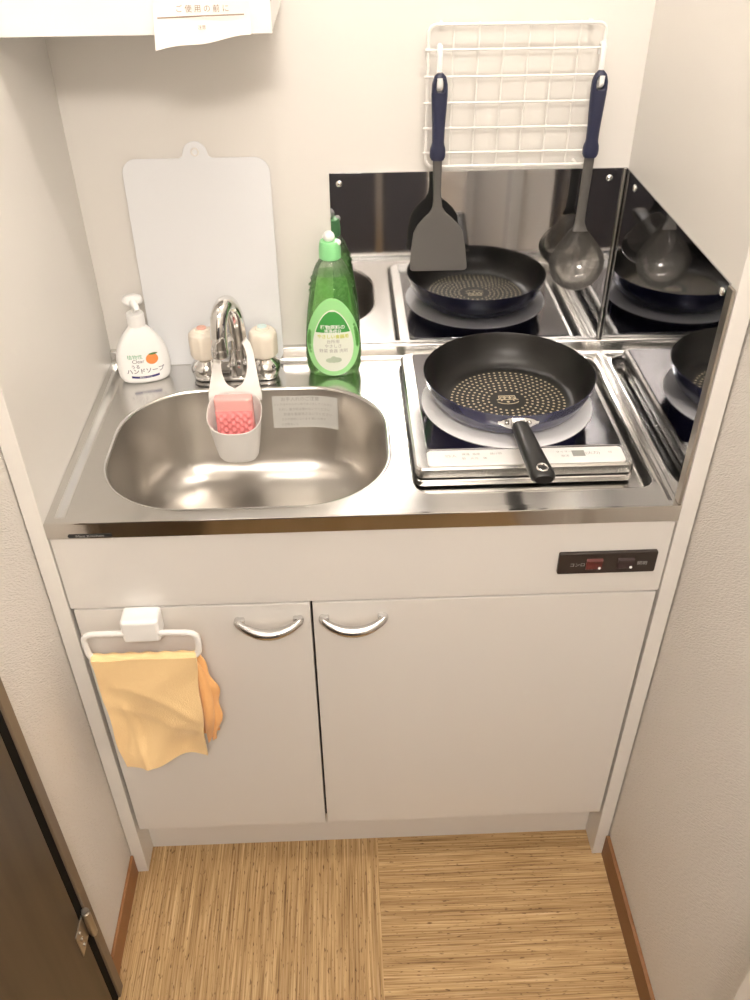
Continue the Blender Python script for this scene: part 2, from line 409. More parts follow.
def zone(mb, x0, x1, cx, cy, rings, cap):
    ths = [2*PI*k/144 for k in range(144)]+[math.atan2(y-cy, x-cx) % (2*PI) for x in (x0, x1) for y in (Y0, Y1)]
    ths = sorted(set(ths)); loops = [[(*rectray(t, cx, cy, x0, x1, Y0, Y1), ZC) for t in ths]]
    for hx, hy, r, z in rings:
        l = []
        for t in ths:
            dx, dy = ray_rr(t, hx, hy, r); l.append((cx+dx, cy+dy, ZC+z))
        loops.append(l)
    mb.loft(loops, False, cap)
SX, SY, HX, HY, SR = .2715, .2045, .2205, .172, .135
ths = [2*PI*k/144 for k in range(144)]
def lring(t, hx, hy, r, z, oy): dx, dy = ray_rr(t, hx, hy, r); return (SX+dx, SY+oy+dy, ZC+z)
tp = MB()
tl = sorted(set(ths+[math.atan2(y-SY, x-SX) % (2*PI) for x in (LX0, SPLIT) for y in (Y0, Y1)]))
tp.loft([[(*rectray(t, SX, SY, LX0, SPLIT, Y0, Y1), ZC) for t in tl]] + [[lring(t, HX+a, HY+a, SR+a, z, 0) for t in tl] for a, z in ((.003, 0), (.0015, .0010), (-.001, .0010), (-.003, -.001), (-.004, -.003))], False, False)
RX, RY = .7030, .2580
zone(tp, SPLIT, LX1, RX, RY, [(.1815, .2080, .030, 0), (.1805, .2068, .029, .0010), (.1788, .2045, .027, .0008), (.1772, .2022, .025, -.0020), (.1755, .2005, .023, -.008), (.1740, .1990, .021, -.018), (.1715, .1965, .019, -.0208), (.168, .193, .018, -.0213)], True)
# the raised lip round the sheet: the slope down from the lip to the working surface
o0 = [(.0003, .0), (W-.0003, .0), (W-.0003, Y1), (.0003, Y1)]
lipo = [(.0003, .0, ZT), (W-.0003, .0, ZT), (W-.0003, Y1, ZT), (.0003, Y1, ZT)]
lipm = [(.008, .0125, ZT), (W-.0090, .0125, ZT), (W-.0090, Y1, ZT), (.008, Y1, ZT)]
lipi = [(LX0, Y0, ZC), (LX1, Y0, ZC), (LX1, Y1, ZC), (LX0, Y1, ZC)]
for k in (0, 1, 3):
    j = (k+1) % 4
    tp.add([lipo[k], lipo[j], lipm[j], lipm[k]], [[0, 1, 2, 3]])
    mids = []
    for n in range(9):
        t = n/8; e = t*t*(3-2*t)
        mids.append([tuple(Vector((lipm[q][0]+(lipi[q][0]-lipm[q][0])*t, lipm[q][1]+(lipi[q][1]-lipm[q][1])*t, ZT+(ZC-ZT)*e))) for q in (k, j)])
    tp.loft(mids, False, False, closed=False)
link('worktop', tp, 'steel_top', st, angle=50)
bw = MB()
prof = [(-.004, -.003), (-.006, -.012), (-.009, -.055), (-.0125, -.100), (-.016, -.122), (-.0205, -.137), (-.0275, -.149), (-.037, -.159), (-.049, -.1665), (-.064, -.1720), (-.082, -.1755), (-.10, -.177)]
bw.loft([[lring(t, HX+a, HY+a, SR+a, z, 0) for t in tl] for a, z in prof], False, False)
bw.loft([[lring(t, HX-.10, HY-.10, SR-.10, -.177, 0) for t in tl], [(SX+.04*math.cos(t), SY+.04*math.sin(t), ZC-.1790) for t in tl]], False, False)
bw.loft([[(SX+r*math.cos(t), SY+r*math.sin(t), ZC+z) for t in tl] for r, z in ((.04, -.1790), (.037, -.1815), (.012, -.1825))], False, True)
bo = link('sink_bowl', bw, 'steel_bowl', st, angle=60)
# care sticker on the rear wall of the bowl
def bowl_back(x, z):
    a = interp([(-.177, -.1), (-.159, -.037), (-.137, -.0205), (-.122, -.016), (-.10, -.0125), (-.055, -.009), (-.012, -.006), (0, -.004)], z-ZC)[0]
    hx, hy, r = HX+a, HY+a, SR+a; dx = abs(x-SX)
    return SY+(hy if dx < hx-r else hy-r+math.sqrt(max(0, r*r-(dx-hx+r)**2)))
stk = MB(); nx, nz = 14, 8
g = [[(.296+.115*i/nx, bowl_back(.296+.115*i/nx, .8165+.0625*j/nz)-.0008, .8165+.0625*j/nz) for i in range(nx+1)] for j in range(nz+1)]
stk.loft(g, False, False, closed=False)
sk = link('care_sticker', stk, 'sticker', bo)
sf = lambda cx, cz: (lambda u, v: (cx+u, bowl_back(cx+u, cz+v)-.0014, cz+v))
tx = MB()
for k, (s, sz, x) in enumerate((('お手入れのご注意', .0085, .345), ('シンクはやわらかい布で水ぶきしてください', .0052, .350), ('たわし 磨き粉は使わないでください', .0056, .352), ('熱湯を直接流さないでください', .0062, .358), ('さびの原因になります 乾いた布で', .0052, .350), ('ふき取ること', .0052, .325))):
    text(s, sz, sf(x, .8725-.0098*k), tx)
link('lettering', tx, 'light_ink', sk)
# front edge, rear upstand
fe = MB(); o = [(.003, .8735), (-.0018, .8735), (-.0020, .8985), (-.0008, .9002), (.003, .9001)]
fe.loft([[(.0004, y, z) for y, z in o], [(W-.0004, y, z) for y, z in o]])
link('front_edge', fe, 'steel_edge', st)
us = MB(); o = [(D-.0006, ZC-.001), (Y1-.010, ZC), (Y1-.003, ZC+.0025), (Y1, ZC+.009), (Y1, .9165), (Y1+.002, .919), (D-.0006, .919)]
us.loft([[(.0004, y, z) for y, z in o], [(W-.0004, y, z) for y, z in o]])
link('upstand', us, 'steel_top', st, angle=50)
bp = MB().prism(rrect(.030, .092, .8755, .8815, .0028), lambda u, v, d: (u, d, v), -.0019, -.0026)
bo2 = link('name_badge', bp, 'rubber', st)
link('lettering', text('Mini Kitchen', .0056, fr(.061, .8786, -.0030), sx=1.4), 'light_ink', bo2)

# ------------------------------------------------------------------ steel splash guards
def screw(p, n, par):
    R = Vector((0, 0, 1)).rotation_difference(Vector(n)).to_matrix()
    link('screw', MB().lathe([(.0055, 0), (.0055, .0008), (.004, .0024), (.001, .003)], p, 16, R=R, cap1=True), 'screw', par)
sb = thing('rear_splash_guard', 'polished steel splash guard on the back wall behind the frying pan', 'splashback', (.65, D-.003, .9195))
link('steel_sheet', MB().box(.4095, W-.0018, D-.0035, D-.0006, .9195, 1.2255, .0006), 'steel_mirror', sb)
for p in ((.4255, D-.0034, 1.2085), (.8705, D-.0034, 1.2095)): screw(p, (0, -1, 0), sb)
ss = thing('side_splash_guard', 'polished steel splash guard on the right side panel beside the cooktop', 'splashback', (W-.002, .24, .9006))
link('steel_sheet', MB().box(W-.0032, W-.0006, .018, D-.0038, .9006, 1.2255, .0006), 'steel_mirror', ss)
link('front_flange', MB().box(W-.0050, W-.0006, .0015, .0178, .9006, 1.2235, .0008), 'steel_flange', ss)
link('corner_bead', MB().tube([(W-.0062, D-.0064, .9205), (W-.0062, D-.0064, 1.2250)], .0024, 10), 'satin_chrome', ss)
for p in ((W-.0034, .034, 1.2085), (W-.0034, D-.06, 1.2105)): screw(p, (-1, 0, 0), ss)

# ------------------------------------------------------------------ wall cabinet and the paper hanging from it
wc = thing('wall_cabinet', 'glossy white wall cabinet at the top left above the sink', 'cabinet', (.18, .36, 1.467))
link('body', MB().box(.0004, .3495, .2655, D-.0005, 1.468, 2.05, .001), 'white_gloss', wc)
link('door', MB().box(.0012, .3500, .2455, .2645, 1.467, 2.05, .0012), 'white_gloss', wc)
pm = MB(); rows = []
for j in range(13):
    t = j/12; row = []
    for i in range(17):
        s_ = i/16; zt = 1.505-.002*s_; zb = 1.4520+.0155*s_+.0015*math.sin(s_*9)
        z = zt+(zb-zt)*t; y = .2448-.0012-(.006*t*t)-(.0025*math.sin(s_*4+t*2)+.0025)*t
        row.append((.2085+.1165*s_-.002*t*(1-s_), y, z))
    rows.append(row)
pm.loft(rows, False, False, closed=False)
pn = tag(link('paper_notice', pm, 'paper', None, (.266, .243, 1.48)), 'curled white paper notice stuck to the bottom edge of the white wall cabinet', 'paper')
tx = MB()
text('ご 使 用 の 前 に', .0088, lambda u, v: (.268+u, .2412, 1.4955+v+.02*0), tx); text('注意', .0052, lambda u, v: (.266+u, .2345, 1.4765+v), tx)
link('lettering', tx, 'brown_ink', pn)
link('fold_line', MB().tube([(.2125, .2412, 1.4865), (.268, .2395, 1.4885), (.318, .2395, 1.4895)], .0007, 6), 'brown_ink', pn)

# ------------------------------------------------------------------ cutting board
def board():
    c = Vector((.1985, .4660, ZC+.0005)); tilt = math.atan2(.0135, .361)
    base = rrect(-.1195, .1165, 0, .361, .024, 8)
    o = []
    for p in base:
        o.append(p)
    # top edge runs from (+,top) to (-,top): insert the round hanging tab
    k = max(i for i, p in enumerate(base) if p[0] > 0 and p[1] > .360)
    tab = [(.026, .361), (.021, .364)] + [(.0195*math.cos(a), .367+.0195*math.sin(a)) for a in [math.radians(x) for x in range(10, 171, 16)]] + [(-.021, .364), (-.026, .361)]
    o = base[:k+1]+tab+base[k+1:]
    fn = lambda u, v, d: c+Vector((u, v*math.sin(tilt)+d, v*math.cos(tilt)-d*math.sin(tilt)))
    mb = MB(); mb.prism(o, fn, 0, .0022, .0006)
    b = tag(link('cutting_board', mb, 'board', None, c), 'thin frosted white cutting board leaning on the back wall behind the faucet', 'cutting board')
    ring = [fn(.0055*math.cos(2*PI*k/20), .3705+.0055*math.sin(2*PI*k/20), -.0004) for k in range(20)]
    link('hanging_hole_rim', MB().tube(ring, .0014, 8, True), 'silicone', b)
board()

# ------------------------------------------------------------------ faucet
fa = thing('mixer_faucet', 'chrome two-handle faucet with cream knobs at the back of the sink', 'faucet', (.233, .4195, ZC))
FY = .4195
fb = MB()
fb.prism(rrect(.158, .308, FY-.020, FY+.020, .019, 6), lambda u, v, d: (u, v, d), ZC+.0002, ZC+.010, .003)
for x in (.181, .285): fb.lathe([(.024, ZC+.009), (.027, ZC+.016), (.0265, ZC+.026), (.021, ZC+.034), (.014, ZC+.040), (.012, ZC+.046)], (x, FY, 0), 26, cap1=True)
fb.tube([(.181, FY, ZC+.021), (.285, FY, ZC+.021)], .014, 16)
fb.lathe([(.020, ZC+.01), (.021, ZC+.028), (.0185, ZC+.036), (.0165, ZC+.046), (.0150, ZC+.060)], (.241, FY-.004, 0), 26, cap1=True)
link('faucet_body', fb, 'chrome', fa, angle=50)
sp = smooth_path([(.2420, FY-.004, ZC+.045), (.2430, FY-.004, ZC+.085), (.2415, FY-.008, ZC+.120), (.2365, FY-.020, ZC+.146), (.2300, FY-.040, ZC+.155), (.2235, FY-.056, ZC+.144), (.2200, FY-.064, ZC+.119), (.2190, FY-.066, ZC+.085)], 6)
link('spout', MB().tube(sp, [.0142]*len(sp), 18), 'chrome', fa, angle=60)
link('aerator', MB().lathe([(.0142, ZC+.076), (.0150, ZC+.078), (.0150, ZC+.089), (.0142, ZC+.091)], (.2190, FY-.066, 0), 20, cap0=True, cap1=True), 'satin_chrome', fa)
for x, cap in ((.181, 'red_dot'), (.285, 'blue_dot')):
    kb = MB(); loops = []
    for z, r in ((.044, .0222), (.047, .0240), (.060, .0243), (.078, .0243), (.086, .0232), (.090, .0195), (.0915, .0125), (.0945, .0115), (.0960, .009)):
        loops.append([(x+r*(1+(.018*math.cos(8*a) if z < .088 else 0))*math.cos(a), FY+r*(1+(.018*math.cos(8*a) if z < .088 else 0))*math.sin(a), ZC+z) for a in [2*PI*k/64 for k in range(64)]])
    kb.loft(loops)
    kn = link('knob', kb, 'cream_plastic', fa)
    link('cap', MB().lathe([(.0088, ZC+.0955), (.0080, ZC+.0975), (.001, ZC+.0985)], (x, FY, 0), 18), cap, kn, label='pale red hot-water cap' if cap == 'red_dot' else 'pale blue cold-water cap')

# ------------------------------------------------------------------ sponge holder hanging on the faucet, sponge in it
sh = thing('sponge_holder', 'white soft plastic sponge pocket hung from the faucet over the sink', 'sponge holder', (.236, .32, .793))
def pocket():
    mb = MB(); cx = .2365; n = 40
    def loop(z, w, yb, yf, yl=0.):
        l = []
        for k in range(n):
            a = 2*PI*k/n; ca, sa = math.cos(a), math.sin(a)
            x = cx+w*(abs(ca)**.75)*(1 if ca >= 0 else -1); m_ = (yb+yf)/2; h = (yb-yf)/2
            y = m_+h*(abs(sa)**.75)*(1 if sa >= 0 else -1)
            zz = z+yl*(0.5+0.5*sa)
            l.append((x, y, zz))
        return l
    out = [loop(.7985, .022, .318, .286), loop(.8010, .030, .324, .280), (loop(.808, .0345, .327, .2755)), loop(.83, .0385, .3305, .270), loop(.855, .0425, .333, .265, .012), loop(.868, .0455, .335, .262, .040)]
    rim = [loop(.8705, .0470, .3362, .2605, .042), loop(.8715, .0462, .3355, .2615, .042), loop(.8700, .0440, .3338, .2640, .040)]
    inn = [loop(.855, .0405, .331, .267, .012), loop(.83, .0365, .3285, .272), loop(.810, .031, .324, .279), loop(.8035, .02, .316, .29)]
    mb.loft(out+rim+inn)
    mb.v = [(x, y+.0115, z-.007) for x, y, z in mb.v]
    return mb
link('pocket', pocket(), 'silicone', sh, angle=60)
def strap():
    mb = MB()
    # path up the strap: (half-width, y, z); two bands around a long hole, closing in a collar behind the spout
    def P(t):
        return interp([(0, .0455, .3325, .896), (.15, .0455, .334, .905), (.35, .0420, .342, .922), (.55, .0375, .358, .942), (.75, .0335, .378, .960), (.9, .0270, .395, .972), (1.0, .018, .4045, .978)], t)
    def hole(t):
        if t < .28 or t > .97: return 0
        return .0225*math.sin(PI*(t-.28)/.69)**.42
    N = 28; th = .0022
    for s in (-1, 1):
        lp = []
        for k in range(N+1):
            t = k/N; w, y, z = P(t); h = hole(t)
            a, b = .2365+s*h, .2365+s*w
            lp.append([(a, y-th, z), (b, y-th, z), (b, y, z+.0012), (a, y, z+.0012)])
        mb.loft(lp)
    # collar arcs round the back of the riser
    arc = [(.2365+.0185*math.cos(a), FY-.0155+.0185*math.sin(a), .978) for a in [math.radians(d) for d in range(-20, 201, 10)]]
    mb.tube(arc, .0030, 8)
    mb.v = [(x, y+.0115, z-.007) for x, y, z in mb.v]
    return mb
link('strap', strap(), 'silicone', sh, angle=60)
sg = thing('sponge', 'pink sponge with a bumpy front standing in the white pocket', 'sponge', (.2355, .31, .799))
link('body', MB().box(.2035, .2680, .3110, .3305, .799, .9095, .004, 3), 'sponge_top', sg)
sm = MB(); NX, NZ = 44, 60; rows = []
for j in range(NZ+1):
    z = .801+.086*j/NZ; row = []
    for i in range(NX+1):
        u = i/NX; x = .2045+.0625*u; e = min(1, 8*min(u, 1-u, j/NZ, 1-j/NZ))
        ph = (math.sin(2*PI*(x-.2035)/.0135)*math.sin(2*PI*(z-.806)/.0135))
        row.append((x, .3100-.0035*e-.0030*e*ph, z))
    rows.append(row)
sm.loft(rows, False, False, closed=False)
link('bumpy_layer', sm, 'sponge', sg, angle=60)

# ------------------------------------------------------------------ soap pump bottle
def soap():
    c = Vector((.0715, .4225, ZC)); A = math.radians(13)
    R = Matrix.Rotation(A, 3, 'Z')
    tab = [(0, .036, .018), (.003, .0405, .0215), (.010, .0440, .0240), (.028, .0462, .0245), (.045, .0455, .0240), (.062, .0415, .0225), (.076, .0350, .0205), (.087, .0275, .0185), (.095, .0200, .0160), (.100, .0150, .0140), (.103, .0135, .0130)]
    s = thing('soap_dispenser', 'white pump bottle of hand soap with an orange fruit label in the left rear corner', 'soap bottle', c)
    zs = [.103*k/40 for k in range(41)]; loops = []
    for z in zs:
        a, b = interp(tab, z)
        if 0.004 < z < .1:   # smooth the table a little
            a = sum(interp(tab, z+d)[0] for d in (-.004, 0, .004))/3; b = sum(interp(tab, z+d)[1] for d in (-.004, 0, .004))/3
        loops.append([c+R @ Vector((a*math.copysign(abs(math.cos(t))**.85, math.cos(t)), b*math.copysign(abs(math.sin(t))**.85, math.sin(t)), z+.0003)) for t in [2*PI*k/48 for k in range(48)]])
    link('bottle', MB().loft(loops), 'soap', s, angle=50)
    pump = MB()
    pump.lathe([(.0140, .1035), (.0150, .105), (.0150, .123), (.0135, .126), (.0060, .1265)], c, 28, R=None, cap0=True, cap1=True)
    link('collar', pump, 'white_bright', s)
    link('stem', MB().lathe([(.0050, .1266), (.0050, .1425)], c, 16, cap0=True, cap1=True), 'white_plastic', s)
    hd = MB(); hd.lathe([(.006, .1410), (.0150, .1435), (.0165, .1485), (.0150, .1540), (.008, .1575), (.001, .158)], c, 28, 1.05, .95, cap0=True)
    hd.tube([c+R @ Vector(p) for p in ((0, -.004, .1495), (.002, -.020, .1490), (.005, -.029, .1470), (.0060, -.032, .1430))], [.0075, .0062, .0052, .0045], 12)
    link('pump_head', hd, 'white_bright', s, angle=60)
    def surf(u, v, off=.0005):
        a, b = interp(tab, v); q = min(.999, abs(u)/a)
        q = q**(1/.85); y = -b*(math.sqrt(1-q*q)**.85)
        return c+R @ Vector((u, y-off, v))
    f = lambda cx, cz, sl=0.: (lambda u, v: surf(cx+u, cz+v+sl*u))
    def part(name, mb, m): link(name, mb, m, lab)
    # the label is printed on a clear film the shape of the bottle front
    rows = [[surf(-.033+.066*i/20, .008+.058*j/14, .0002) for i in range(21)] for j in range(15)]
    lab = link('label', MB().loft(rows, False, False, closed=False), 'soap', s)
    part('lettering', text('植物性', .0088, f(-.013, .0535)), 'green_ink')
    part('lettering', text('Clear', .0095, f(-.0085, .0455)), 'grey_ink')
    t_ = text('うる', .0080, f(-.0145, .0355), bold=.01); text('ハンドソープ', .0108, f(.0015, .0265), t_, bold=.012)
    part('lettering', t_, 'grey_ink')
    fan = lambda cx, cz, rx, rz, off: MB().loft([[surf(cx+q*rx*math.cos(2*PI*k/28), cz+q*rz*math.sin(2*PI*k/28), off) for k in range(28)] for q in (1, .75, .5, .25, .02)], False, True)
    part('fruit_print', fan(.0155, .0480, .0105, .0098, .0005), 'orange_ink')
    part('leaf_print', fan(.0185, .0572, .0075, .0018, .0008), 'leaf_ink')
    bar = MB()
    pts = [(-.024+.048*k/12, .0125+.002*(k/12-.5)**2*4) for k in range(13)]
    bar.loft([[surf(x, z, .0005) for x, z in pts], [surf(x, z+.0042, .0005) for x, z in pts]], False, False, closed=False)
    part('stripe', bar, 'navy_ink')
    part('lettering', text('薬用せっけん', .0036, lambda u, v: surf(u, .0147+v, .0009)), 'white_ink')
soap()

# ------------------------------------------------------------------ dish detergent bottle
def detergent():
    c = Vector((.4070, .4310, ZC)); B = .0260
    tab = [(0, .040, .022), (.003, .0440, .0250), (.010, .0470, .0270), (.035, .0490, .0285), (.060, .0485, .0285), (.095, .0455, .0270), (.125, .0418, .0258), (.146, .0385, .0248), (.170, .0340, .0238), (.185, .0305, .0225), (.198, .0262, .0210), (.206, .0212, .0190), (.211, .0150, .0150), (.2135, .0125, .0125)]
    s = thing('dish_soap_bottle', 'clear bottle of green dish detergent with an oval label beside the steel splash guard', 'detergent bottle', c)
    def ab(z):
        return [sum(interp(tab, max(0, z+d))[k] for d in (-.006, -.003, 0, .003, .006))/5 for k in (0, 1)] if .004 < z < .206 else interp(tab, z)
    def loop(z, shrink=0., n=64):
        a, b = ab(z); l = []
        for k in range(n):
            t = 2*PI*k/n; ca, sa = math.cos(t), math.sin(t)
            e = 0.
            if .146 < z < .190 and sa < .2:      # raised diamonds pressed into the shoulder
                e = .0022*math.sin((z-.146)/.044*PI)*max(0, math.sin(14*t+(z*520)))*max(0, math.sin(14*t-(z*520)))*2.2
            l.append(c+Vector(((a-shrink+e)*math.copysign(abs(ca)**.9, ca), (b-shrink+e)*math.copysign(abs(sa)**.9, sa), z+.0003)))
        return l
    link('liquid', MB().loft([loop(.186*k/74) for k in range(75)]), 'liquid', s, angle=60)
    link('clear_shoulder', MB().loft([loop(.1862+(.2135-.1862)*k/16) for k in range(17)], False, True), 'bottle_clear', s, angle=60)
    cp = MB(); cp.lathe([(.0165, .2115), (.0182, .213), (.0182, .2275), (.0170, .2375), (.0155, .241), (.010, .242)], c, 32, cap0=True, cap1=True)
    link('cap', cp, 'cap_green', s)
    link('spout_tip', MB().sphere(c+Vector((-.001, -.002, .2485)), .0098, 1, 1, .95), 'white_bright', s)
    link('cap_strap', MB().sphere(c+Vector((.0135, -.004, .2390)), .0055), 'white_bright', s)
    def surf(u, v, off):
        a, b = ab(v); q = min(.995, abs(u)/a)**(1/.9); return c+Vector((u, -b*math.sqrt(1-q*q)**.9-off, v))
    def egg(cz, hw, h, off, zlo=-9, zhi=9, n=48):
        mb = MB(); pts = []
        for k in range(n):
            t = 2*PI*k/n; v = math.sin(t)
            pts.append((hw*math.cos(t)*(1-.20*v), max(zlo, min(zhi, cz+h*v))))
        rings = []
        for r in (1., .8, .6, .4, .2, .02): rings.append([surf(u*r, cz+(v-cz)*r if zlo < -1 else v, off) for u, v in pts])
        mb.loft(rings, False, True); return mb
    lb = link('label', egg(.078, .0450, .0735, .0008), 'label_green', s, label='pale green oval label')
    wl_ = link('label_panel', egg(.0725, .0345, .0580, .0014), 'label_white', lb, label='white egg-shaped panel with printing')
    dk = MB(); cz, hw, h = .0725, .0330, .0560
    rows = []
    for j in range(9):
        v = .30+.68*j/8; w_ = hw*math.sqrt(max(0, 1-v*v))*(1-.20*v)
        rows.append([surf(-w_+2*w_*i/12, cz+h*v, .0020) for i in range(13)])
    dk.loft(rows, False, False, closed=False)
    link('green_crown', dk, 'label_dark', lb)
    f = lambda cz, off=.0026: (lambda u, v: surf(u, cz+v, off))
    for b_, z_, q_ in (('植物原料の', .0990, .0085), ('洗浄成分', .0915, .0075)): link('lettering', text(b_, q_, f(z_), bold=.02), 'white_ink', lb)
    link('lettering', text('やさしい食器用', .0078, f(.0815, .002), bold=.02), 'yellow_ink', lb)
    for b_, z_ in (('台所用', .0725), ('やさしさ', .0640), ('野菜 食器 洗剤', .0550)): link('lettering', text(b_, .0076, f(z_, .002)), 'light_ink', lb)
    lf = MB()
    for k, (dx, w_, hh) in enumerate(((-.006, .008, .0045), (.005, .009, .0050), (.0, .006, .0065))):
        lf.add([surf(dx+w_*math.cos(2*PI*q/16), .0370+hh*math.sin(2*PI*q/16)+.001*k, .0020+.0003*k) for q in range(16)], [list(range(16))])
    link('leaf_print', lf, 'pale_green_ink', lb)
detergent()

# ------------------------------------------------------------------ induction cooktop
ih = thing('induction_cooktop', 'portable steel induction cooktop with dark glass and white control strip in the right bay', 'cooktop', (.687, .278, .8717))
IX0, IX1, IY0, IY1, IZ = .5275, .8590, .0935, .4590, .8717
ml = lambda x0, x1, y0, y1, r, z0, z1, b=.0015: MB().prism(rrect(x0, x1, y0, y1, r), lambda u, v, d: (u, v, d), z0, z1, b)
for x in (.560, .815):
    for y in (.125, .430): link('foot', MB().lathe([(.012, IZ), (.011, IZ+.0045)], (x, y, 0), 16, cap0=True, cap1=True), 'rubber', ih)
link('lower_case', ml(IX0+.001, IX1-.001, IY0+.001, IY1, .012, IZ+.004, IZ+.0150), 'steel_side', ih)
link('seam', ml(IX0+.004, IX1-.004, IY0+.004, IY1-.004, .010, IZ+.0148, IZ+.0182, 0), 'rubber', ih)
link('upper_case', ml(IX0, IX1, IY0, IY1, .013, IZ+.0180, .9092, .003), 'steel_side', ih)
link('glass_plate', ml(.5480, .8500, .1420, .4520, .006, .9089, .9112, .0008), 'ih_glass', ih)
cpn = link('control_panel', ml(.5470, .8460, .0980, .1380, .007, .9089, .9116, .001), 'ih_panel', ih)
tf = lambda cx, cy, sl=0: (lambda u, v: (cx+u, cy+v, .9121))
for s, x, y, z in (('切/入', .583, .121, .0078), ('保温', .606, .125, .0062), ('温度', .622, .125, .0062), ('弱', .602, .114, .0062), ('火力', .618, .114, .0062), ('強', .634, .114, .0062), ('揚げ物', .652, .125, .0062), ('タイマー', .756, .125, .0062), ('取消', .756, .114, .0062), ('(火力)', .799, .120, .0085), ('切', .826, .121, .0060)):
    link('lettering', text(s, z, tf(x, y)), 'light_ink', cpn)
link('display', MB().box(.768, .787, .113, .128, .9110, .9122, .0004), 'lcd', cpn)
rg = MB().lathe([(.140, .9111), (.140, .9124), (.1385, .9132), (.100, .9132), (.098, .9111)], (.692, .2785, 0), 72)
link('heating_ring', rg, 'ih_ring', ih)

# ------------------------------------------------------------------ frying pan
PX, PY, PZ = .6920, .2785, .9140
fp = thing('frying_pan', 'navy frying pan with black non-stick inside standing on the induction cooktop', 'pan', (PX, PY, PZ))
pb = MB()
outp = [(.001, 0), (.096, 0), (.107, .0030), (.118, .0100), (.127, .0225), (.1335, .038), (.1372, .0515), (.1385, .0540), (.1378, .0546)]
inp = [(.1368, .0538), (.1340, .045), (.1290, .030), (.1215, .0170), (.1120, .0080), (.104, .0050), (.096, .0042), (.001, .0042)]
pb.mi = 0; pb.lathe([(r, PZ+z) for r, z in outp], (PX, PY, 0), 96, cap0=True)
pb.mi = 1; pb.lathe([(r, PZ+z) for r, z in [outp[-1]]+inp], (PX, PY, 0), 96, cap1=True)
pb.mi = 2
zt = PZ+.0046; EX, EY = PX+.001, PY-.0085
for k in range(8):
    r = .0320+.0086*k; n = round(2*PI*r/.0094)
    for q in range(n):
        a = 2*PI*(q+.5*(k % 2))/n
        pb.disc((EX+r*math.cos(a), EY+r*math.sin(a), zt), .0022, .0022, seg=8)
def strip(pts, w):
    P = [Vector((EX+x, EY+y, zt+.0001)) for x, y in pts]
    L_, R_ = [], []
    for i, p in enumerate(P):
        t = (P[min(i+1, len(P)-1)]-P[max(i-1, 0)]).normalized(); nn = Vector((-t.y, t.x, 0))*w/2
        L_.append(p+nn); R_.append(p-nn)
    pb.loft([L_, R_], False, False, closed=False)
strip([(-.014, .0135), (.014, .0135)], .0026)
for x in (-.0085, 0, .0085): strip([(x+.0032*math.cos(a), .006+.0036*math.sin(a)) for a in [math.radians(d) for d in range(-20, 205, 15)]], .0015)
for x in (-.0135, -.0045, .0045, .0135): strip([(x, .012), (x, .004)], .0016)
strip([(-.018, .001), (-.012, .0035), (0, .0015), (.012, .0035), (.018, .001)], .0024)
for x, y in ((-.010, -.0005), (.010, -.0005)): pb.disc((EX+x, EY+y, zt+.0001), .0018, .0018, seg=10)
pb.disc((EX, EY-.0055, zt+.0001), .0026, .0026, seg=12)
strip([(.0185*math.sin(a), -.001-.0145*math.cos(a)*.75) for a in [math.radians(d) for d in range(-70, 71, 10)]], .0018)
link('pan_body', pb, ['pan_outside', 'pan_inside', 'pan_dots'], fp, angle=50)
# bracket and handle
hb = MB(); rows = []
for j in range(5):
    row = []
    for i in range(17):
        u = -1+2*i/16; hgt = (1-abs(u)**2.4)
        zz = PZ+.038+(j/4-.5)*.026*max(.25, hgt)
        r = interp([(0, .127), (.0225, .1275), (.038, .1335), (.0515, .1372)], zz-PZ)[0]+.0008
        a = -PI/2+u*.030/.135*1.05-.040
        row.append((PX+r*math.cos(a), PY+r*math.sin(a), zz))
    rows.append(row)
hb.loft(rows, False, False, closed=False)
hx, hy0 = PX-.0070, PY-.1350
hb.loft([[(hx-.010, hy0+.002, PZ+.032), (hx+.010, hy0+.002, PZ+.032), (hx+.010, hy0+.002, PZ+.046), (hx-.010, hy0+.002, PZ+.046)], [(hx-.008, hy0-.022, PZ+.040), (hx+.008, hy0-.022, PZ+.040), (hx+.008, hy0-.022, PZ+.050), (hx-.008, hy0-.022, PZ+.050)]])
for sx in (-.017, .017): hb.sphere((hx+sx, hy0-.0005, PZ+.0395), .0042, 1, .6, 1, 14, 8)
link('bracket', hb, 'satin_chrome', fp)
hh = MB(); loops = []
for t, w_, h_, z in ((0, .0100, .0080, .0450), (.03, .0125, .0095, .0452), (.25, .0140, .0102, .0480), (.5, .0150, .0105, .0515), (.75, .0160, .0108, .0560), (.9, .0170, .0106, .0590), (.96, .0165, .0098, .0600), (1.0, .0120, .0060, .0602)):
    y = hy0-.014-.160*t; x = hx+.004*t
    loops.append([(x+w_*math.copysign(abs(math.cos(a))**.8, math.cos(a)), y, PZ+z+h_*math.copysign(abs(math.sin(a))**.8, math.sin(a))) for a in [2*PI*k/28 for k in range(28)]])
hh.loft(loops)
hd = link('handle', hh, 'black_plastic', fp, angle=50)
ry = hy0-.014-.160*.90
ring = [(hx+.0038+.0068*math.cos(a), ry+.0080*math.sin(a), PZ+.0692+.0003*math.sin(a)) for a in [2*PI*k/24 for k in range(24)]]
link('hanging_loop', MB().tube(ring, .0018, 8, True), 'chrome', hd, label='shiny rim of the hanging hole')

